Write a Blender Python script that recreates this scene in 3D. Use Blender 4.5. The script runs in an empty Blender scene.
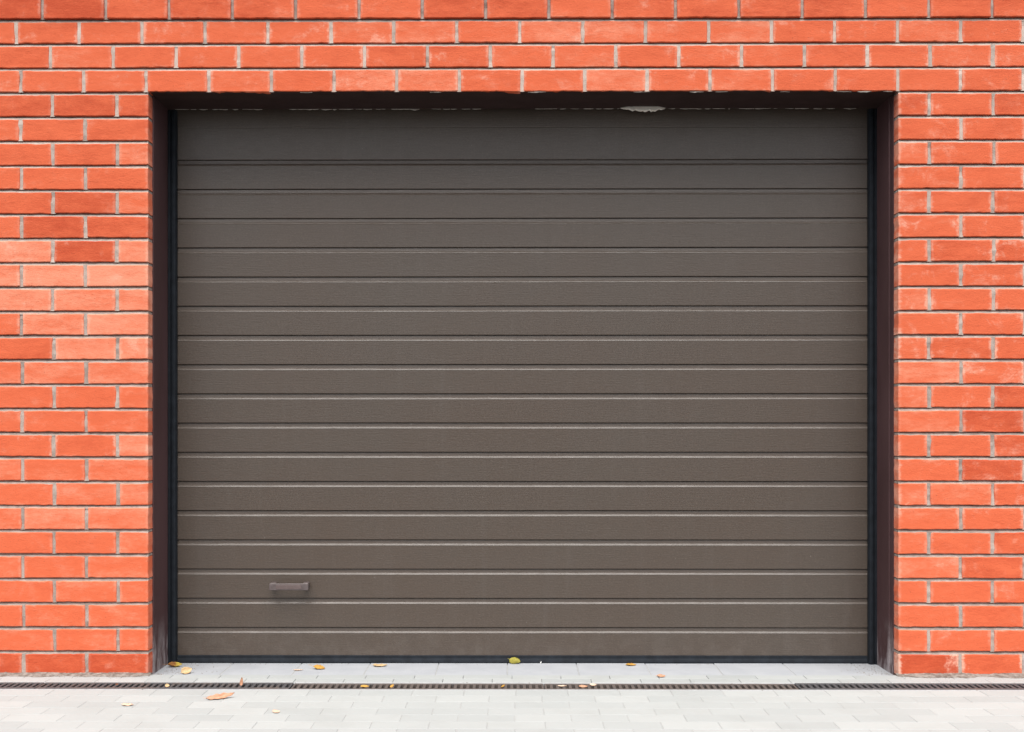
import bpy, math, random
from mathutils import Vector, noise
R = random.Random(7)
scene = bpy.context.scene
COL = scene.collection
def nz(x, y, z=0.0): return noise.noise(Vector((x, y, z)))

# ------------------------------------------------------------------ mesh helper
class MB:
    def __init__(self): self.v=[]; self.f=[]; self.a=[]; self.b=[]
    def vert(self, p, a=(0,0,0), b=(0,0,0)):
        self.v.append(tuple(p)); self.a.append(a); self.b.append(b); return len(self.v)-1
    def face(self, *ids): self.f.append(tuple(ids))
    def box(self, x0,x1,y0,y1,z0,z1, bev=0.0, a=(0,0,0)):
        if bev <= 0:
            i=[self.vert((x,y,z),a) for z in (z0,z1) for y in (y0,y1) for x in (x0,x1)]
            for q in ((0,2,3,1),(4,5,7,6),(0,1,5,4),(2,6,7,3),(0,4,6,2),(1,3,7,5)): self.face(*[i[k] for k in q])
            return
        b=min(bev,(x1-x0)*.45,(y1-y0)*.45,(z1-z0)*.45); idx={}
        for sx in (0,1):
            for sy in (0,1):
                for sz in (0,1):
                    X,Y,Z=(x0,x1)[sx],(y0,y1)[sy],(z0,z1)[sz]; dx,dy,dz=(b,-b)[sx],(b,-b)[sy],(b,-b)[sz]
                    idx[sx,sy,sz,'x']=self.vert((X,Y+dy,Z+dz),a)
                    idx[sx,sy,sz,'y']=self.vert((X+dx,Y,Z+dz),a)
                    idx[sx,sy,sz,'z']=self.vert((X+dx,Y+dy,Z),a)
        for s in (0,1):
            self.face(*[idx[s,p,q,'x'] for p,q in ((0,0),(1,0),(1,1),(0,1))])
            self.face(*[idx[p,s,q,'y'] for p,q in ((0,0),(0,1),(1,1),(1,0))])
            self.face(*[idx[p,q,s,'z'] for p,q in ((0,0),(1,0),(1,1),(0,1))])
        for p in (0,1):
            for q in (0,1):
                self.face(idx[0,p,q,'y'],idx[1,p,q,'y'],idx[1,p,q,'z'],idx[0,p,q,'z'])
                self.face(idx[p,0,q,'x'],idx[p,1,q,'x'],idx[p,1,q,'z'],idx[p,0,q,'z'])
                self.face(idx[p,q,0,'x'],idx[p,q,1,'x'],idx[p,q,1,'y'],idx[p,q,0,'y'])
        for k in [(x,y,z) for x in (0,1) for y in (0,1) for z in (0,1)]:
            self.face(idx[k+('x',)],idx[k+('y',)],idx[k+('z',)])
    def loft(self, rings, closed=True, caps=True):
        ids=[[self.vert(p) for p in r] for r in rings]; n=len(ids[0])
        for r0,r1 in zip(ids,ids[1:]):
            for k in range(n if closed else n-1): self.face(r0[k],r0[(k+1)%n],r1[(k+1)%n],r1[k])
        if caps and closed: self.face(*reversed(ids[0])); self.face(*ids[-1])
    def build(self, name, mat, parent=None, smooth=False):
        import bmesh
        me=bpy.data.meshes.new(name); me.from_pydata(self.v,[],self.f)
        for nm,dat in (('ta',self.a),('tb',self.b)):
            if any(any(t) for t in dat):
                at=me.attributes.new(nm,'FLOAT_VECTOR','POINT'); at.data.foreach_set('vector',[c for t in dat for c in t])
        bm=bmesh.new(); bm.from_mesh(me); bmesh.ops.recalc_face_normals(bm,faces=bm.faces); bm.to_mesh(me); bm.free()
        if smooth:
            for p in me.polygons: p.use_smooth=True
        me.materials.append(mat)
        o=bpy.data.objects.new(name,me); COL.objects.link(o)
        if parent: o.parent=parent
        return o
def tag(o,label=None,cat=None,group=None,kind=None):
    for k,v in (('label',label),('category',cat),('group',group),('kind',kind)):
        if v: o[k]=v
    return o
def empty(name,loc,label,cat,group=None):
    o=bpy.data.objects.new(name,None); COL.objects.link(o); o.location=loc; o.empty_display_size=.05
    return tag(o,label,cat,group)

# ------------------------------------------------------------------ material helper
class NT:
    def __init__(self,name):
        self.m=bpy.data.materials.new(name); self.m.use_nodes=True; self.t=self.m.node_tree
        self.p=self.t.nodes['Principled BSDF']; self.geo=self.t.nodes.new('ShaderNodeTexCoord').outputs['Object']
    def n(self,ty,ins=None,**kw):
        nd=self.t.nodes.new(ty)
        for k,v in kw.items(): setattr(nd,k,v)
        for k,v in (ins or {}).items(): self.set(nd.inputs[k],v)
        return nd
    def set(self,s,v):
        if isinstance(v,bpy.types.NodeSocket): self.t.links.new(v,s)
        else: s.default_value=v
    def noise(self,scale,detail=4,rough=.55,stretch=None,vec=None):
        vec=vec or self.geo
        if stretch: vec=self.n('ShaderNodeMapping',{'Vector':vec,'Scale':stretch}).outputs[0]
        return self.n('ShaderNodeTexNoise',{'Vector':vec,'Scale':scale,'Detail':detail,'Roughness':rough}).outputs['Fac']
    def map(self,v,a,b,c=0.,d=1.):
        return self.n('ShaderNodeMapRange',{0:v,1:a,2:b,3:c,4:d},interpolation_type='SMOOTHSTEP').outputs[0]
    def math(self,op,a,b=0.0,clamp=False):
        return self.n('ShaderNodeMath',{0:a,1:b},operation=op,use_clamp=clamp).outputs[0]
    def mix(self,f,a,b,blend='MIX'):
        nd=self.n('ShaderNodeMix',data_type='RGBA',blend_type=blend)
        self.set(nd.inputs[0],f)
        for s,v in ((nd.inputs[6],a),(nd.inputs[7],b)): self.set(s,v if isinstance(v,bpy.types.NodeSocket) else (*v,1))
        return nd.outputs[2]
    def attr(self,name):
        a=self.n('ShaderNodeAttribute',attribute_name=name)
        return self.n('ShaderNodeSeparateXYZ',{0:a.outputs['Vector']}).outputs
    def bump(self,h,strength,dist):
        self.set(self.p.inputs['Normal'],self.n('ShaderNodeBump',{'Height':h,'Strength':strength,'Distance':dist}).outputs[0])
    def out(self,color,rough=.8,spec=.3):
        if isinstance(color,tuple): color=(*color,1)
        self.set(self.p.inputs['Base Color'],color); self.set(self.p.inputs['Roughness'],rough)
        self.p.inputs['Specular IOR Level'].default_value=spec
        return self.m

def m_brick():
    k=NT('fired_clay'); tint,eff,rnd=k.attr('ta'); u,v,L=k.attr('tb')
    off=k.n('ShaderNodeCombineXYZ',{0:k.math('MULTIPLY',rnd,37.),1:k.math('MULTIPLY',rnd,11.),2:k.math('MULTIPLY',rnd,23.)}).outputs[0]
    vec=k.n('ShaderNodeVectorMath',{0:k.geo,1:off},operation='ADD').outputs[0]
    n1=k.noise(6,4,.6,(1,1,3.2),vec); n2=k.noise(26,5,.65,(1,1,2.4),vec); n3=k.noise(300,3,.6); n5=k.noise(110,4,.7,(.7,1,1.6),vec)
    t=k.math('ADD',tint,k.math('ADD',k.math('MULTIPLY',k.math('SUBTRACT',n1,.5),1.35),k.math('ADD',k.math('MULTIPLY',k.math('SUBTRACT',n2,.5),.75),k.math('MULTIPLY',k.math('SUBTRACT',n5,.5),.6))))
    low=k.mix(k.map(t,-1,.05),BR[0],BR[1]); col=k.mix(k.map(t,0.,1.1),low,BR[2])
    ed=k.math('MULTIPLY',k.math('MINIMUM',u,k.math('SUBTRACT',1.,u)),L)           # metres from the brick's end
    halo=k.map(k.math('ADD',ed,k.math('MULTIPLY',k.math('SUBTRACT',n2,.5),.05)),.0,.016,1.,0.)
    halo=k.math('MULTIPLY',halo,k.math('MULTIPLY_ADD',eff,.45,False) if False else k.math('MULTIPLY',k.map(n1,.38,.62,.15,1.),k.math('ADD',.08,k.math('MULTIPLY',eff,.6))))
    w=k.n('ShaderNodeTexNoise',{'Vector':vec,'Scale':10.,'Detail':7.,'Roughness':.68,'Distortion':.5}).outputs['Fac']
    sm=k.math('MULTIPLY',k.map(w,.52,.72),k.math('MULTIPLY',k.math('MULTIPLY',k.map(n5,.3,.6,.35,1.),k.map(n1,.4,.62,.12,1.)),k.math('MULTIPLY',eff,.85)))
    ew=k.math('MULTIPLY',k.map(k.math('ADD',k.math('MULTIPLY',k.math('ABSOLUTE',k.math('SUBTRACT',v,.5)),2.),k.math('MULTIPLY',k.math('SUBTRACT',n2,.5),.8)),.88,1.1),k.map(n1,.45,.65,.0,.16))
    col=k.mix(k.math('MAXIMUM',k.math('MAXIMUM',halo,ew),sm,True),col,(.80,.50,.38))
    spk=k.map(k.noise(150,2,.5),.66,.74); col=k.mix(k.math('MULTIPLY',spk,.55),col,(.30,.07,.04))
    col=k.mix(.18,col,k.n('ShaderNodeRGB').outputs[0]) if False else col
    k.bump(k.math('ADD',k.math('ADD',k.math('MULTIPLY',n3,.5),k.math('MULTIPLY',n2,.8)),k.math('MULTIPLY',n5,.6)),.55,.003)
    return k.out(col,.88,.2)
def m_mortar():
    k=NT('lime_mortar'); lim,_,_=k.attr('ta'); n1=k.noise(30,4,.6); n2=k.noise(260,3,.65); n3=k.noise(3,3,.5)
    c=k.mix(k.map(n1,.3,.7),(.25,.195,.165),(.42,.35,.31)); c=k.mix(k.math('MULTIPLY',lim,k.map(n1,.25,.6,.55,1.)),c,(.60,.49,.42)); c=k.mix(k.map(n2,.6,.72,0,.5),c,(.12,.09,.075))
    c=k.mix(k.map(n3,.35,.65,0,.35),c,(.30,.225,.185))
    k.bump(n2,.6,.003); return k.out(c,.95,.1)
def m_door():
    k=NT('brown_coated_steel'); g=k.noise(60,5,.65,(.25,1,3.5)); fine=k.noise(240,4,.7,(.45,1,1)); big=k.noise(1.3,4,.6); sm=k.noise(9,5,.6,(1,1,.35))
    c=k.mix(k.map(big,.3,.7),DOOR,tuple(x*y for x,y in zip(DOOR,(1.0,1.08,1.14))))
    c=k.mix(k.map(sm,.5,.8,0,.12),c,(.115,.094,.08))
    c=k.mix(k.map(g,.35,.7,0,.3),c,(.05,.036,.028)); c=k.mix(k.map(fine,.5,.7,0,.45),c,(.125,.095,.075)); c=k.mix(k.map(fine,.5,.3,0,.35),c,(.045,.031,.023)); c=k.mix(k.map(k.noise(16,5,.65,(1,1,.09)),.52,.75,0,.16),c,(.11,.092,.08))
    z=k.n('ShaderNodeSeparateXYZ',{0:k.geo}).outputs[2]
    dust=k.math('MULTIPLY',k.map(z,.0,.22,.22,0.),k.map(k.noise(14,5,.65),.4,.75)); c=k.mix(dust,c,(.17,.145,.125))
    spk=k.map(k.noise(75,1,.4),.79,.82,0,.4); c=k.mix(spk,c,(.2,.18,.16))
    k.bump(k.math('ADD',k.math('MULTIPLY',fine,.6),g),.5,.0016); return k.out(c,k.map(g,.3,.7,.29,.42),.55)
def m_jamb():
    k=NT('dark_brown_paint'); n1=k.noise(5,4,.6,(1,1,.3)); n2=k.noise(40,4,.7,(1,1,.4)); x,y,z=k.n('ShaderNodeSeparateXYZ',{0:k.geo}).outputs
    c=k.mix(k.map(n1,.3,.7),(.058,.027,.028),(.082,.041,.043))
    wear=k.math('MULTIPLY',k.map(z,.02,.24,1.,0.),k.map(k.noise(13,5,.7,(1,1,.35)),.42,.62)); c=k.mix(wear,c,(.30,.26,.265))
    rub=k.math('MULTIPLY',k.map(y,.235,.262,0.,1.),k.map(k.noise(20,5,.75,(1,1,.25)),.54,.66)); c=k.mix(rub,c,(.45,.40,.37))
    k.bump(n2,.25,.002); return k.out(c,.55,.35)
def m_plain(name,c0,c1,scale=20,rough=.6,spec=.3,bs=.3,bd=.002):
    k=NT(name); n=k.noise(scale,4,.6); f=k.noise(scale*9,3,.6); c=k.mix(k.map(n,.3,.7),c0,c1); k.bump(f,bs,bd); return k.out(c,rough,spec)
def m_paver():
    k=NT('pale_concrete'); tint,_,rnd=k.attr('ta'); n1=k.noise(4,5,.6); n2=k.noise(60,4,.6); n3=k.noise(420,3,.6)
    c=k.mix(tint,PAV[0],PAV[1]); c=k.mix(k.map(n1,.45,.72,0,.22),c,(.26,.26,.245)); c=k.mix(k.map(n2,.6,.8,0,.3),c,(.26,.25,.235))
    c=k.mix(k.map(n3,.62,.75,0,.25),c,(.22,.21,.20)); k.bump(k.math('ADD',n2,n3),.4,.002); return k.out(c,.9,.2)
def m_ground():
    k=NT('paved_ground'); bt=k.n('ShaderNodeTexBrick',{'Vector':k.geo,'Color1':(*PAV[0],1),'Color2':(*PAV[1],1),'Mortar':(.25,.25,.235,1),'Scale':1.,'Mortar Size':.004,'Brick Width':.2,'Row Height':.1})
    c=k.mix(k.map(k.noise(2,5,.6),.45,.75,0,.25),bt.outputs['Color'],(.27,.27,.25)); k.bump(bt.outputs['Fac'],-.4,.003) if False else None
    return k.out(c,.9,.2)
def m_iron():
    k=NT('cast_iron'); tint,_,_=k.attr('ta'); n=k.noise(12,5,.65); n2=k.noise(90,4,.6)
    c=k.mix(k.map(n2,.3,.7),(.042,.040,.042),(.085,.080,.083)); r=k.math('MULTIPLY',k.map(k.math('ADD',n,k.math('MULTIPLY',tint,.3)),.5,.75),.5)
    c=k.mix(r,c,(.125,.088,.068)); k.bump(n2,.5,.002); return k.out(c,.7,.4)
def m_leaf(name,c0,c1,c2=None):
    k=NT(name); u,v,_=k.attr('tb'); n=k.noise(45,4,.65); n2=k.noise(18,3,.6)
    c=k.mix(k.map(n,.35,.65),c0,c1)
    if c2: c=k.mix(k.map(k.math('ADD',u,k.math('MULTIPLY',k.math('SUBTRACT',n2,.5),.9)),.42,.6),c,c2)
    vein=k.map(k.math('ABSOLUTE',v),.0,.10,.45,0.); c=k.mix(vein,c,tuple(min(1,x*1.35+.06) for x in c0))
    spk=k.map(k.noise(160,2,.5),.66,.74,0,.7); c=k.mix(spk,c,(.14,.06,.03)); k.bump(n,.5,.002); return k.out(c,.7,.3)
BR=((.45,.068,.027),(.635,.127,.054),(.745,.265,.16))
DOOR=(.076,.054,.040)
PAV=((.322,.332,.325),(.362,.370,.360))
M=dict(brick=m_brick(),mortar=m_mortar(),door=m_door(),jamb=m_jamb(),paver=m_paver(),iron=m_iron(),
  rubber=m_plain('dark_rubber',(.008,.010,.0135),(.014,.0175,.023),25,.75,.22),
  handle=m_plain('handle_paint',(.085,.064,.062),(.115,.09,.087),40,.38,.5),
  foam=m_plain('old_foam',(.36,.33,.29),(.66,.62,.55),60,.95,.1,.6,.004),
  concrete=m_plain('grey_concrete',(.30,.30,.31),(.38,.38,.38),30,.9,.2),
  slab=m_plain('smooth_slab',(.325,.333,.35),(.36,.367,.382),8,.85,.2),
  sand=m_plain('joint_sand',(.30,.30,.29),(.35,.35,.34),30,.95,.1),
  dark=m_plain('drain_mud',(.035,.028,.024),(.06,.048,.04),40,.9,.2),
  render=m_plain('crumbling_render',(.15,.12,.10),(.32,.29,.26),45,.95,.1,.8,.006))

# ------------------------------------------------------------------ coordinates (metres; wall front at y=0, ground z=0)
XL,XR=-1.506,1.594            # sides of the opening
CAMZ=1.033; F=1210.; D=5.0
PX=242.0
ROW=.1006; Z0=-.0015; BH=.0872
JW=.0125
def wx(px):
    u=(px-512)/PX; return u-.0056*u*u/5.0
def gp(px,py,z=0.0):          # a point of the photo lying on height z
    d=F*(CAMZ-z)/(py-425.); return Vector(((px-512)*d/F, d-D, z))

# ------------------------------------------------------------------ brick wall
wall=empty('brick_wall',(0,0,0),'orange red brick wall with pale mortar framing the brown garage door opening','wall')
bk=MB()
def brick(x0,x1,z0,z1,yf=0.0,depth=.11,tint=0.,eff=.2):
    nx=max(4,int((x1-x0)/.016)); nzz=4; rnd=R.random(); a=(tint,eff,rnd); L=x1-x0
    yf+=R.uniform(-.0015,.0015); tilt=R.uniform(-.0018,.0018)
    z0+=R.uniform(-.0009,.0009); z1+=R.uniform(-.0009,.0009)
    s=rnd*50; B=.0026
    def P(i,j,inset,y):
        fx,fz=i/nx,j/nzz; x=x0+fx*L; z=z0+fz*(z1-z0)
        if i==0: x+=inset+nz(s,z*45)*.0018+max(0,nz(s+2,z*120))*.0022
        if i==nx: x-=inset+nz(s+9,z*45)*.0018+max(0,nz(s+5,z*120))*.0022
        if j==0: z+=inset+nz(x*30,s+3)*.0015+max(0,nz(x*90,s+4)-.15)*.004+tilt*(fx-.5)
        if j==nzz: z-=inset+nz(x*30,s+7)*.0015+max(0,nz(x*90,s+8)-.15)*.003-tilt*(fx-.5)
        return bk.vert((x,y+(nz(x*14,z*20,s)*.0009 if y<yf+.001 else 0),z),a,(fx,fz,L))
    G=[[P(i,j,B,yf) for i in range(nx+1)] for j in range(nzz+1)]
    for j in range(nzz):
        for i in range(nx): bk.face(G[j][i],G[j][i+1],G[j+1][i+1],G[j+1][i])
    loop=[(i,0) for i in range(nx)]+[(nx,j) for j in range(nzz)]+[(i,nzz) for i in range(nx,0,-1)]+[(0,j) for j in range(nzz,0,-1)]
    r0=[G[j][i] for i,j in loop]; r1=[P(i,j,0,yf+B*1.1) for i,j in loop]; r2=[P(i,j,0,yf+depth) for i,j in loop]
    n=len(loop)
    for ra,rb in ((r0,r1),(r1,r2)):
        for k in range(n): bk.face(ra[k],ra[(k+1)%n],rb[(k+1)%n],rb[k])
    bk.face(*reversed(r2))
mo=MB()
def vjoint(x,w,z0,z1,yf,rec,lim=.5):
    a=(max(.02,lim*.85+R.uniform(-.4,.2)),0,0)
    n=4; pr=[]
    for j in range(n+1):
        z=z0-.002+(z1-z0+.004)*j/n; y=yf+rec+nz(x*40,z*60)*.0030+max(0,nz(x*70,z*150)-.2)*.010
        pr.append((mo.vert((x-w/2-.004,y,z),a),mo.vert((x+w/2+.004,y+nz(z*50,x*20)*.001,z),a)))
    for p,q in zip(pr,pr[1:]): mo.face(p[0],p[1],q[1],q[0])
def hjoint(x0,x1,zb,zt,yf):
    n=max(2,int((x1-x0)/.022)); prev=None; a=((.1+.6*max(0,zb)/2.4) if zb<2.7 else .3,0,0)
    for i in range(n+1):
        x=x0+(x1-x0)*i/n; jj=nz(x*26,zb*40)+.6*nz(x*70,zb*90)
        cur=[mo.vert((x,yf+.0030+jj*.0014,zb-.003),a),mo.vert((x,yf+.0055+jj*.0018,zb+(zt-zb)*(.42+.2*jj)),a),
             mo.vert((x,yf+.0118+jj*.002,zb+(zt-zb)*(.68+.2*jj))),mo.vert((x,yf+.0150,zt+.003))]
        if prev:
            for k in range(3): mo.face(prev[k],cur[k],cur[k+1],prev[k+1])
        prev=cur
TL={23:(-.5,-.3,-.4),22:(0,-.2,-.3),21:(-.2,-.2,.2),20:(0,0,-.2),19:(-.2,-.5,.5),18:(0,-.5,-.4),17:(.8,-.6,.6),16:(.7,.7,.8),15:(.6,.6,.7),
 14:(.2,.5,.7),13:(-.2,.6,.6),12:(.3,.4,.5),11:(-.1,0,.2),10:(.1,0,.1),9:(-.1,-.2,.6),8:(.3,.1,.2),7:(.2,.3,.4),6:(.2,.4,.4),5:(0,0,.3),4:(.2,-.1,.2),
 3:(0,.1,.1),2:(0,.1,.2),1:(.1,.1,0),0:(-.6,-.5,-.65)}
TR={23:(-.4,-.1,-.3),22:(-.1,-.1),21:(.1,-.1,-.1),20:(0,0),19:(-.2,-.2,-.2),18:(0,0),17:(0,-.2,-.3),16:(-.2,-.2),15:(.2,0,-.1),14:(.1,0),13:(.2,-.2,-.3),
 12:(.5,.1),11:(.3,0,-.5),10:(.3,-.5),9:(.1,0,-.4),8:(0,-.6),7:(.2,.3,-.3),6:(.2,-.1),5:(.1,-.2,-.4),4:(.3,-.3),3:(.1,0,-.1),2:(.1,-.2),1:(.1,0,-.2),0:(-.75,-.35)}
XE=4.6; NROW=33
for k in range(NROW):
    zb=Z0+ROW*k; zt=zb+BH; half=k%2==1; lip=-.006 if k==27 else 0.
    spans=[]
    if k<24:
        for side in (-1,1):
            x=XL if side<0 else XR; cnt=0; first=True
            while abs(x)<XE:
                w=(.1185 if half and first else .2495)+(.006 if side<0 else .003)*k/24+R.uniform(-.0015,.0015); first=False
                nxt=x+side*w; tb=(TL if side<0 else TR).get(k,())
                t=(tb[::-1] if side<0 else tb)[cnt] if cnt<len(tb) else R.uniform(-.4,.4)
                e=.18 if side<0 else .5
                if side<0 and 13<=k<=17: e=.5
                if side<0 and k==9: e=.7
                if side>0 and k in (13,14,15,17,18): e=R.choice((.9,.7,1.))
                if side>0 and k in (6,7,8,12): e=.6 if k!=12 else (.95 if cnt==1 else .2)
                if k==0: e=.35 if side<0 else 1.2
                if side>0 and 1<=k<=5: e=.3
                spans.append((min(x,nxt),max(x,nxt),t+R.uniform(-.08,.08),e)); x=nxt+side*JW; cnt+=1
    else:
        j0,pp={24:(20.8,62.66),25:(50.3,62.86),26:(16.,62.98),27:(42.6,63.3)}.get(k,(20.,63.) if k%2==0 else (50.,63.))
        for i in range(-11,27):
            a=wx(j0+i*pp); p=wx(j0+(i+1)*pp)-a; t=R.uniform(-.25,.3); e=R.uniform(.2,.75)
            if k==27: e=R.uniform(.1,.5); t-=.25
            if k==27 and a<-1.9: t=-.7
            if k in (26,24) and -1.6<a<.9: t+=.18
            spans.append((a+JW/2,a+p-JW/2,t,e))
    spans.sort()
    for a,b,t,e in spans: brick(a,b,zb,zt,lip,.115,t,e)
    for (a,b,_,_),(c,d,_,_) in zip(spans,spans[1:]):
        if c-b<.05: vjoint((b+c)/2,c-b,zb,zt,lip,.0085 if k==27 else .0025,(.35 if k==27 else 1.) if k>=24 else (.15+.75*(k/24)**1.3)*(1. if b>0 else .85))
    zj=zt+ROW-BH
    if k<24:
        hjoint(-XE,XL-.001,zt,zj,0); hjoint(XR+.001,XE,zt,zj,0)
    else: hjoint(-XE,XE,zt,zj,0)
# bed under the lowest course, and recessed backing of the joints on the reveals
hjoint(-XE,XL-.002,-.01,Z0,.001); hjoint(XR+.002,XE,-.01,Z0,.001)
ZT=Z0+ROW*24              # underside of the lintel course
mo.box(-XE,XL-.006,.0165,.27,-.02,ZT-.004); mo.box(XR+.006,XE,.0165,.27,-.02,ZT-.004)
mo.box(-XE,XE,.0165,.27,ZT+.004,Z0+ROW*NROW)
# pointing on the reveals, bed by bed
for side,X in ((-1,XL),(1,XR)):
    for k in range(24):
        z=Z0+ROW*k+BH; xs=sorted((X+side*.0015,X+side*.008)); mo.box(xs[0],xs[1],.006,.075,z+.0005,z+.008+R.uniform(0,.003))
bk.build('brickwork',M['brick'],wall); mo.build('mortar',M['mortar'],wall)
# ragged mortar skirt along the foot of the wall
def skirt(x0,x1,seed):
    m=MB(); n=int((x1-x0)/.012); prev=None
    for i in range(n+1):
        x=x0+(x1-x0)*i/n; a=.5+.5*nz(x*9,seed)+.35*nz(x*38,seed+4); a=max(.05,a)
        end=min(1,(i+.3)/6,(n-i+.3)/6)
        ys=[.012,-.002-.004*a*end,-.012-.024*a*end,-.022-.046*a*end]; zs=[.006+.008*a*end,.005+.006*a*end,.003+.004*a*end,.0006]
        cur=[m.vert((x+nz(x*50,j+seed)*.003,ys[j]+nz(x*60,j*3.,seed)*.005*(j>0),zs[j]+max(0,nz(x*70,j*2.,seed+2))*.005*(j in(1,2)))) for j in range(4)]
        if prev:
            for q in range(3): m.face(prev[q],cur[q],cur[q+1],prev[q+1])
        prev=cur
    return m
for x0,x1,s in ((-XE,XL+.012,1.),(XR-.01,XE,5.)): skirt(x0,x1,s).build('mortar_skirt',M['render'],wall)

# ------------------------------------------------------------------ steel door frame
YD=.300
fr=empty('door_frame',((XL+XR)/2,.15,0),'dark brown steel lining of the wide door opening, pressed against the brick reveals','door frame')
OFF=Vector(fr.location)
def shift(m):
    m.v=[tuple(Vector(p)-OFF) for p in m.v]; return m
HZ=ZT+.0005
jl=MB(); jl.box(XL-.004,XL+.005,.060,.268,-.012,HZ-.001,.0015); shift(jl).build('jamb',M['jamb'],fr)
jr=MB(); jr.box(XR-.008,XR+.004,.100,.268,-.012,HZ-.001,.0015); jr.box(XR-.0032,XR+.004,.058,.0995,-.012,HZ-.001); shift(jr).build('jamb',M['jamb'],fr)
hd=MB(); n=150
for (ya,yb) in ((.004,.266),):
    top=[];bot=[];fro=[]
    for i in range(n+1):
        x=XL+.0055+(XR-XL-.012)*i/n; w=nz(x*12,3.)*.0016+nz(x*45,8.)*.0009
        fro.append((hd.vert((x,ya+abs(w)*2,HZ+.0035+w)),hd.vert((x,ya+.003,HZ-.0012+w)),hd.vert((x,.05,HZ-.003+w*.4)),hd.vert((x,yb,HZ-.004)),hd.vert((x,yb,HZ+.0035)),hd.vert((x,.125,HZ+.0035))))
    for p,q in zip(fro,fro[1:]):
        for k in range(6): hd.face(p[k],q[k],q[(k+1)%6],p[(k+1)%6])
shift(hd).build('header',m_plain('shaded_paint',(.034,.018,.016),(.045,.026,.024),12,.6,.25),fr)  # same paint as the jambs, with the soffit's shade put into the colour
def side_seal(xo,s):
    # s=+1: seal grows to the right from the left jamb
    prof=[(0,.269),(.009,.2685),(.010,.274),(.0125,.2745),(.0135,.270),(.019,.2665),(.026,.266),(.031,.2685),(.0335,.274),(.0345,.282),(.0345,.2965),(0,.2965)]
    m=MB(); m.loft([[(xo+s*p,y,z) for p,y in prof] for z in (-.011,HZ-.006)]); return m
shift(side_seal(XL+.0055,1)).build('side_seal',M['rubber'],fr)
shift(side_seal(XR-.0065,-1)).build('side_seal',M['rubber'],fr)
# ragged remains of filling foam along the top edge
fm=MB()
def shard(x0,x1,drop,y,seed,thick=.010,fr_=1.):
    n=max(6,int((x1-x0)/.006)); rings=[]
    for i in range(n+1):
        t=i/n; x=x0+(x1-x0)*t; e=min(1,t*5,(1-t)*4); h=drop*e*(.65+.5*nz(x*60*fr_,seed)+.25*nz(x*190*fr_,seed)); h=max(.0012,h); zt=HZ-.002-.003*abs(nz(x*30,seed+5))
        if fr_<1:
            h=drop*min(1,t*2.2,(1-t)*3.5)**.6*(.80+.3*nz(x*70,seed)+.2*nz(x*200,seed)); th=thick*min(1,t*6,(1-t)*6); rings.append([(x,y,zt),(x,y-th,zt-.0008),(x,y-th*1.05,zt-h*.78),(x,y-th*.5,zt-h),(x,y+.004,zt-h*.7),(x,y+.004,zt)]); continue
        rings.append([(x,y-.002,zt),(x,y-thick*(.5+.3*nz(x*80,seed)),zt-h*.5),(x,y-thick*.2,zt-h),(x,y+.006,zt-h*.6),(x,y+.006,zt)])
    fm.loft(rings)
def fx(px): return (px-512)/228.6
shard(fx(619),fx(665),.025,.258,2.,.024,.35)
shift(fm).build('foam_lump',m_plain('lit_foam',(.88,.83,.73),(.93,.89,.81),60,.95,.1,.6,.004),fr)  # cream foam, with the light it catches put into the colour
fm=MB()
for a,b,d in ((176,196,.004),(200,238,.005),(243,262,.004),(290,306,.006),(306,336,.008),(340,362,.009),(364,385,.006),(392,414,.009),(410,419,.010),(432,456,.005),(462,480,.004),(535,556,.004),
              (560,592,.004),(596,618,.006),(668,700,.005),(704,728,.006),(738,752,.008),(754,775,.006),(784,806,.006),(812,832,.005),(842,858,.006)):
    x=a
    while x<b:
        w=R.uniform(4,13); shard(fx(x),fx(min(b,x+w)+1.),d*R.uniform(.35,1.2),.268+R.uniform(0,.004),x*1.3,.006); x+=w+R.uniform(.5,6)
shift(fm).build('foam_filler',M['foam'],fr)
fm=MB()
for a,b,d in ((528,546,.004),(634,650,.003),(690,704,.005),(716,728,.003),(781,790,.003),(838,852,.003),(858,872,.006),(884,893,.004),(300,312,.002),(430,441,.002)):
    shard(wx(a),wx(b),d,.006,a*.7,.007)
fm.build('mortar_smear',M['foam'],wall)

# ------------------------------------------------------------------ sectional garage door
gd=empty('garage_door',((XL+XR)/2,YD,0),'closed brown sectional garage door with fine horizontal ribs and one small handle','garage door')
GO=Vector(gd.location)
def gsh(m): m.v=[tuple(Vector(p)-GO) for p in m.v]; return m
pts=[(.0195,YD+.004),(.0205,YD+.0008),(.022,YD)]
P0=.146; PP=.1281
i=0
while True:
    zl=P0+PP*i
    pts+=[(zl-.0265,YD),(zl-.0248,YD-.0008),(zl-.0212,YD+.0012),(zl-.0172,YD+.0046),(zl-.0025,YD+.0062),(zl-.0012,YD+.0105),(zl,YD+.0100),(zl+.0003,YD+.0016),(zl+.0015,YD+.0002),(zl+.003,YD)]
    i+=1
    if i==17: pts+=[(2.335,YD),(2.3362,YD+.0009),(2.339,YD+.0009),(2.3402,YD),(2.62,YD)]; break
dp=MB(); cols=[]
NX=60
for q in range(NX+1):
    x=XL-.06+(XR-XL+.12)*q/NX
    cols.append([dp.vert((x,y+nz(x*1.1,z*2.3)*.0009,z+nz(x*.9,round(z*7.8))*.0008)) for z,y in pts])
for a,b in zip(cols,cols[1:]):
    for k in range(len(pts)-1): dp.face(a[k],b[k],b[k+1],a[k+1])
xa,xb=XL-.06,XR+.06; zt=pts[-1][0]
bb=[dp.vert(p) for p in ((xa,YD+.045,.0195),(xb,YD+.045,.0195),(xb,YD+.045,zt),(xa,YD+.045,zt))]
dp.face(*bb); dp.face(cols[0][0],cols[-1][0],bb[1],bb[0]); dp.face(cols[0][-1],cols[-1][-1],bb[2],bb[3])
gsh(dp).build('door_panel',M['door'],gd)
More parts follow.
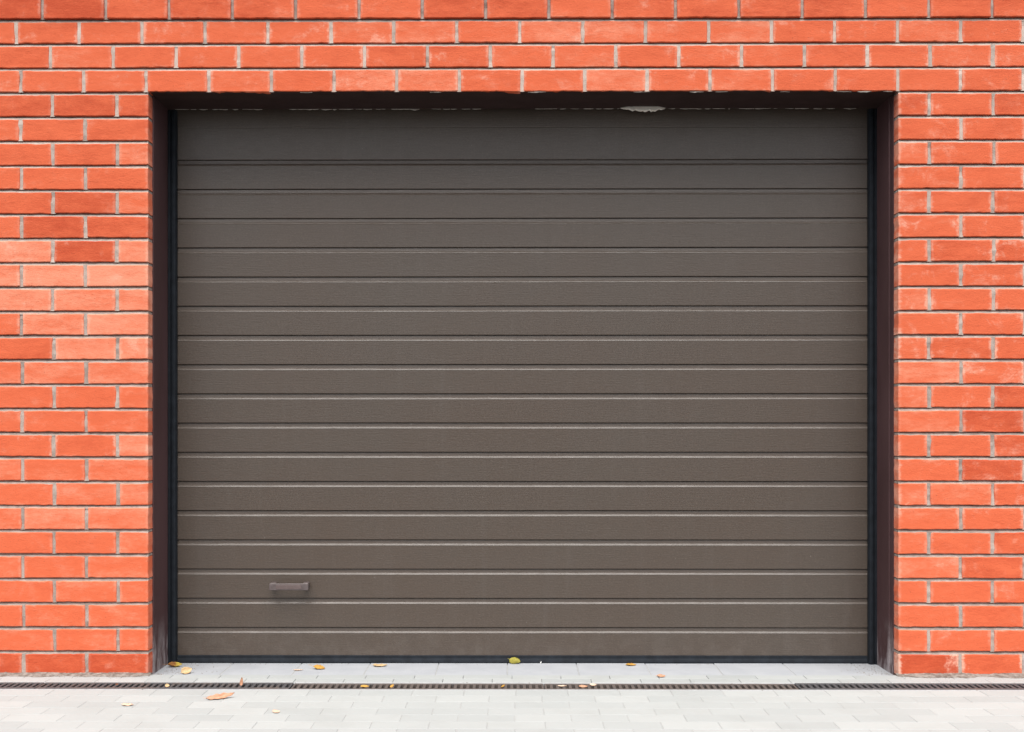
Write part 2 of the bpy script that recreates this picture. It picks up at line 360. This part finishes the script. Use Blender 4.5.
bs=MB(); prof=[(YD-.004,.0245),(YD-.0055,.0225),(YD-.006,.012),(YD-.010,.004),(YD-.012,-.003),(YD-.010,-.011),(YD+.03,-.011),(YD+.03,.0185),(YD+.002,.0185),(YD+.002,.0245)]
bs.loft([[(x,y,z+nz(x*6,2.)*.0007) for y,z in prof] for x in [XL+.041+(XR-XL-.083)*k/40 for k in range(41)]])
gsh(bs).build('bottom_seal',M['rubber'],gd)
# pull handle
hz=1.033+(425-583.2)/226.; hx0=(268.4-512)/231.; hx1=(307.6-512)/231.
hd=MB(); hd.box(hx0+.0,hx1,YD-.054,YD-.040,hz-.0175,hz+.0115,.0016)
hnd=gsh(hd).build('handle',M['handle'],gd)
for xa in (hx0+.002,hx1-.026):
    m=MB(); m.box(xa,xa+.024,YD-.0405,YD+.0005,hz-.012,hz+.0125,.0016); gsh(m).build('mount',M['handle'],hnd)
gp_=MB(); gp_.box(hx0+.030,hx1-.030,YD-.0552,YD-.0535,hz-.0125,hz+.0065,.0008); gsh(gp_).build('grip_plate',m_plain('grip_paint',(.105,.074,.07),(.125,.09,.085),50,.4,.5),hnd)

# ------------------------------------------------------------------ ground, threshold, paving
g=MB(); S=160; ids=[g.vert(p) for p in ((-S,-S,-.030),(S,-S,-.030),(S,S,-.030),(-S,S,-.030))]; g.face(*ids)
tag(g.build('ground',m_plain('unseen_dark_ground',(.04,.04,.042),(.06,.06,.06),30,.9,.2)),kind='structure')  # unseen; made dark so less light bounces up to the door top
YG0,YG1=gp(0,689.2)[1],gp(0,683.0)[1]       # near and far edges of the drain channel
sl=MB(); x=-4.52
while x<4.5:
    w=.300; inside=XL-.02<x<XR-.2
    if XL-.25<x<XR+.0: sl.box(max(x,XL+.002)+.0008,min(x+w,XR-.002)-.0008,.0003,.44,-.035,-.0088+R.uniform(-.0008,.0008),.0025)
    x+=w
tag(sl.build('threshold',M['slab']),kind='structure')
pv=MB()
def paver(x0,x1,y0,y1):
    pv.box(x0+.0007,x1-.0007,y0+.0007,y1-.0007,-.04,R.uniform(-.0006,.0006),.0016,(R.random(),0,R.random()))
x=-4.6
while x<4.6: paver(x,x+.2,-.072,.0); x+=.2
x=-4.68
while x<4.6: paver(x,x+.2,YG1+.014,-.0725); x+=.2
y=YG0-.016; r=0
while y>-1.25:  # paving ends early, out of view, to reduce bounced light
    x=-4.6-(.1 if r%2 else 0)+R.uniform(-.004,.004)+.013
    while x<4.6: paver(x,x+.2,y-.1,y); x+=.2
    y-=.1003; r+=1
YEND=y
tag(pv.build('paving',M['paver']),kind='structure')
sd=MB(); sd.box(-4.7,4.7,YEND-.0,YG0-.0005,-.0295,-.0014); sd.box(-4.7,4.7,YG1+.0005,.26,-.0295,-.0100)
tag(sd.build('paving_joints',M['sand']),kind='structure')
kb=MB(); x=-4.6
while x<4.6: kb.box(x+.001,x+.999,YEND-.08,YEND-.001,-.0295,-.0008,.004); x+=1.0
tag(kb.build('kerb',M['concrete']),kind='structure')

# ------------------------------------------------------------------ slotted drain
dr=empty('drain_channel',(0,(YG0+YG1)/2,0),'narrow drain channel with slotted iron grating running along the foot of the wall','drain')
DO=Vector(dr.location)
def dsh(m): m.v=[tuple(Vector(p)-DO) for p in m.v]; return m
ch=MB(); ch.box(-4.6,4.6,YG0-.014,YG0,-.028,-.0002,.002); ch.box(-4.6,4.6,YG1,YG1+.012,-.028,-.0004,.002)
dsh(ch).build('channel_edge',M['concrete'],dr)
ch=MB(); ch.box(-4.6,4.6,YG0+.0005,YG1-.0005,-.0285,-.0255); dsh(ch).build('channel_bed',M['dark'],dr)
joins=[-4.6]+[1.127+k for k in range(-5,4)]+[4.6]; 
rust={-1.873:.2,-.873:.75,.127:.8}
for a,b in zip(joins,joins[1:]):
    m=MB(); t=0.
    for kk,vv in rust.items():
        if abs(a-kk)<.02: t=vv
    y0,y1=YG0+.001,YG1-.001; zt=-.0015 if t>.5 else .0012
    m.box(a+.002,b-.002,y0,y0+.022,-.024,zt,.0015,(t,0,0.01)); m.box(a+.002,b-.002,y1-.014,y1,-.024,zt,.0015,(t,0,0.01))
    nb=int((b-a)/.0247)
    for k in range(nb+1):
        xc=a+.004+(b-a-.008)*k/nb; w=.0062
        m.box(max(a+.002,xc-w),min(b-.002,xc+w),y0+.0215,y1-.0135,-.022,zt-.0008,.0012,(t,0,0.01))
    dsh(m).build('grate',M['iron'],dr)

gm=MB()
def crumb(x,y,z,r_):
    b=[gm.vert((x+r_*math.cos(q*1.57+r_*900)*R.uniform(.7,1.4),y+r_*math.sin(q*1.57+r_*900)*R.uniform(.7,1.4),z)) for q in range(4)]; t=gm.vert((x+R.uniform(-.3,.3)*r_,y,z+r_*R.uniform(.7,1.3)))
    for q in range(4): gm.face(b[q],b[(q+1)%4],t)
    gm.face(*reversed(b))
for q in range(900):
    side=R.choice((-1,1)); x=XL-abs(R.gauss(0,.9)) if side<0 else XR+abs(R.gauss(0,.9))
    crumb(x+R.uniform(0,.03)*-side,-.012-abs(R.gauss(0,.03)),-.001,R.uniform(.0008,.0030))
for q in range(260): crumb(R.choice((XL+.02+abs(R.gauss(0,.10)),XR-.02-abs(R.gauss(0,.08)))),R.uniform(.02,.28),-.0088,R.uniform(.0007,.0026))
for q in range(200): crumb(R.uniform(XL+.05,XR-.05),R.uniform(.255,.283),-.0088,R.uniform(.0006,.0020))
for q in range(160): crumb(R.uniform(-2.2,2.2),R.choice((YG0-.004,YG1+.006))+R.gauss(0,.012),.0002,R.uniform(.0006,.0022))
tag(gm.build('grit',m_plain('gritty_dirt',(.10,.08,.065),(.30,.26,.22),80,.95,.1)),kind='stuff')

# ------------------------------------------------------------------ fallen leaves
def leaf(px,py,z,length,width,rot,label,mat,curl=.5,fold=.4,twist=0.,pitch=0.,roll=0.,stem=.25,seed=0.,lobes=.06,cat='leaf'):
    length*=.80; width*=.70; m=MB(); NL,NW=16,8; L=length; grid=[]
    for i in range(NL+1):
        t=i/NL; hw=width*.5*(math.sin(math.pi*min(1,t**.8))**.75)*(1-.18*t)+.0003
        hw*=1+lobes*math.sin(t*26+seed)
        ang=curl*(t-.5)*2; row=[]
        lx=L*(t-.5) if abs(curl)<.02 else (L/(2*curl))*math.sin(ang); lz=0 if abs(curl)<.02 else (L/(2*curl))*(1-math.cos(ang))
        for j in range(NW+1):
            s=j/NW*2-1; c=fold*s; yy=hw*(math.sin(c)/fold if abs(fold)>.02 else s); zz=hw*((1-math.cos(c))/fold if abs(fold)>.02 else 0)*1.6
            zz+=nz(t*4+seed,s*2.,seed)*L*.05
            a=twist*(t-.5); yy,zz=yy*math.cos(a)-zz*math.sin(a),yy*math.sin(a)+zz*math.cos(a)
            row.append((lx,yy,lz+zz,t,s))
        grid.append(row)
    th=.0007
    for sgn in (1,-1):
        ids=[[m.vert((x,y,z2+(th if sgn>0 else 0)),(0,0,0),(t,s,.5)) for x,y,z2,t,s in row] for row in grid]
        for i in range(NL):
            for j in range(NW): m.face(ids[i][j],ids[i+1][j],ids[i+1][j+1],ids[i][j+1])
        if sgn>0: up=ids
        else: lo=ids
    ring=lambda g:[g[0][j] for j in range(NW)]+[g[i][NW] for i in range(NL)]+[g[NL][j] for j in range(NW,0,-1)]+[g[i][0] for i in range(NL,0,-1)]
    ra,rb=ring(up),ring(lo)
    for k in range(len(ra)): m.face(ra[k],ra[(k+1)%len(ra)],rb[(k+1)%len(ra)],rb[k])
    if stem>0:
        bx,_,bz=grid[0][NW//2][:3]; rs=[]
        for k in range(6):
            t=k/5; r_=.0009-.0003*t; c=(bx-L*stem*t,L*.05*t*t,bz+L*.12*stem*math.sin(t*2.4)); rs.append([(c[0],c[1]+r_*math.cos(q*1.2566),c[2]+r_*math.sin(q*1.2566)) for q in range(5)])
        m.loft(rs)
    from mathutils import Euler
    E=Euler((roll,pitch,rot)).to_matrix(); vs=[E@Vector(p) for p in m.v]; zmin=min(p.z for p in vs)
    m.v=[(p.x,p.y,p.z-zmin) for p in vs]
    o=m.build('fallen_leaf',mat,None,True); p=gp(px,py,z); o.location=(p.x,p.y,z+.0008)
    return tag(o,label,cat,'fallen leaves')
YEL=m_leaf('yellow_leaf',(0.446,0.259,0.050),(0.374,0.173,0.029)); PALE=m_leaf('pale_leaf',(.52,.38,.21),(.46,.29,.14)); ORG=m_leaf('orange_leaf',(.46,.25,.155),(.38,.18,.10))
GRN=m_leaf('green_leaf',(0.302,0.259,0.043),(0.216,0.194,0.029)); TWO=m_leaf('two_tone_leaf',(0.259,0.108,0.022),(0.173,0.065,0.014),(0.446,0.331,0.050)); BRN=m_leaf('brown_leaf',(0.158,0.058,0.025),(0.108,0.036,0.018))
FAINT=m_leaf('faded_leaf',(0.533,0.396,0.302),(0.504,0.346,0.245))
leaf(174.5,667.,-.0085,.080,.050,.25,'crumpled brown and yellow leaf in the corner by the left steel jamb',TWO,.55,1.0,.5,0,.45,.5,1.)
leaf(186,673.5,-.0085,.062,.058,.6,'broad pale yellow leaf standing curled just out from the left jamb',PALE,.45,.7,.2,-.25,.75,.1,2.)
leaf(241.5,686.5,-.004,.046,.022,1.45,'upright orange leaf stuck on end in the drain grating',ORG,.25,.9,.3,-1.35,0,0,3.)
leaf(220,699.,0,.135,.044,.38,'large ragged salmon orange leaf lying on the pavers in front of the drain',ORG,.30,.35,.6,-.12,.55,.1,4.,.16)
leaf(166.7,687.3,-.002,.022,.022,.3,'tiny yellow leaf scrap caught in the drain grating',PALE,.3,.4,0,0,.9,0,5.)
leaf(116,685.5,-.001,.016,.015,1.,'tiny dark brown leaf scrap on the left part of the drain grating',BRN,.6,.7,.3,-.3,.6,.2,6.)
leaf(127,706,0,.058,.034,-.12,'faded peach leaf flat on the pavers below the left brick pier',FAINT,.25,.25,.2,0,.18,.1,7.)
leaf(319,669,-.0085,.068,.052,-.2,'golden yellow leaf with upright stalk on the threshold before the door',YEL,.4,.5,.4,.1,.3,.45,8.,.12)
leaf(298,670.6,-.0085,.050,.020,.05,'thin faded leaf sliver lying on the threshold',FAINT,.15,.2,0,0,.1,.1,9.)
leaf(380,666.5,-.0085,.078,.050,.1,'shallow tan leaf curled up like a dish beneath the rubber door seal',PALE,.35,.4,.1,0,.1,.1,10.)
leaf(514.5,664,-.0085,.072,.060,-.35,'arched olive green leaf leaning on the middle of the rubber door seal',GRN,-.75,-.8,.3,.15,.75,.15,11.)
leaf(631,665.5,-.0085,.058,.044,.1,'small bright yellow leaf under the door seal right of the middle',YEL,.4,.45,.2,0,.12,.1,12.)
leaf(661,677,0,.046,.036,-.15,'small rusty orange leaf at the front edge of the threshold slabs',ORG,.45,.55,.3,0,.25,.15,13.)
leaf(276,712.5,0,.034,.058,.5,'very pale peach leaf on the pavers, nearest to the camera',FAINT,.15,.2,.1,0,.1,0,14.)
leaf(364.5,687.4,-.003,.044,.026,.1,'crushed ochre leaf lying in the slots of the drain grating',YEL,.3,.5,.4,0,.35,0,15.)
leaf(392,687.5,-.004,.024,.018,.8,'little ochre leaf tip poking from the drain slots, beside the crushed ochre leaf',YEL,.5,.6,.3,-.6,.4,0,16.)
leaf(503.5,687.5,-.004,.028,.022,-.6,'bright yellow leaf tip poking out of the drain slots below the green leaf',YEL,.5,.6,.3,-.5,.5,0,17.)
leaf(583,687.3,-.003,.046,.024,.1,'reddish brown leaf pressed into the rusty drain grating',ORG,.35,.5,.4,0,.4,0,18.)
leaf(593,685.5,-.001,.036,.020,-.1,'whitish dry leaf scrap on the drain grating beside a reddish brown leaf',FAINT,.4,.5,.4,0,.5,0,19.)
leaf(562,686.5,-.001,.046,.012,.02,'long narrow bleached leaf strip lying across the drain slots',FAINT,.1,.3,.1,0,.4,0,20.)
leaf(182,662.6,-.0085,.090,.014,-.04,'thin yellow green leaf strip lying against the foot of the door seal',GRN,.1,.3,.1,0,.4,0,21.)
leaf(541,663.5,-.0085,.012,.008,.5,'tiny white scrap standing against the rubber door seal',m_leaf('white_scrap',(.8,.79,.76),(.74,.73,.70)),.3,.3,.2,-1.1,.2,0,22.,cat='scrap')

# ------------------------------------------------------------------ camera and light
cam=bpy.data.cameras.new('camera'); co=bpy.data.objects.new('camera',cam); COL.objects.link(co); scene.camera=co
YAW=.0056; ROLL=-.0002
cam.lens=F/1024*36; cam.sensor_width=36; cam.clip_end=600; cam.clip_start=.05
cam.shift_y=59/1024; cam.shift_x=YAW*F/1024
co.location=(0,-D,CAMZ); co.rotation_mode='XYZ'
from mathutils import Matrix
co.matrix_world=Matrix.Translation(co.location)@(Matrix.Rotation(YAW,4,'Z')@Matrix.Rotation(math.pi/2,4,'X')@Matrix.Rotation(ROLL,4,'Z'))
EL,AZ=math.radians(68),math.radians(185)       # sun behind the camera, very soft
w=bpy.data.worlds.new('World'); scene.world=w; w.use_nodes=True; nt=w.node_tree
sk=nt.nodes.new('ShaderNodeTexSky'); sk.sky_type='NISHITA'; sk.sun_disc=False; sk.sun_elevation=EL; sk.sun_rotation=AZ; sk.dust_density=1.; sk.air_density=1.; sk.ozone_density=1.
hs=nt.nodes.new('ShaderNodeHueSaturation'); hs.inputs['Saturation'].default_value=.22
nt.links.new(sk.outputs[0],hs.inputs['Color']); nt.links.new(hs.outputs[0],nt.nodes['Background'].inputs[0]); nt.nodes['Background'].inputs[1].default_value=.05
sl_=bpy.data.lights.new('sun','SUN'); so=bpy.data.objects.new('sun',sl_); COL.objects.link(so); sl_.energy=1.5; sl_.angle=math.radians(62); sl_.color=(1,.975,.94)
dirv=Vector((math.sin(AZ)*math.cos(EL),math.cos(AZ)*math.cos(EL),math.sin(EL)))   # towards the sun
so.rotation_mode='QUATERNION'; so.rotation_quaternion=dirv.to_track_quat('Z','Y'); so.location=(0,-10,14)
vs=scene.view_settings; vs.view_transform='Standard'; vs.look='None'; vs.exposure=2.03; vs.gamma=1; vs.use_curve_mapping=False
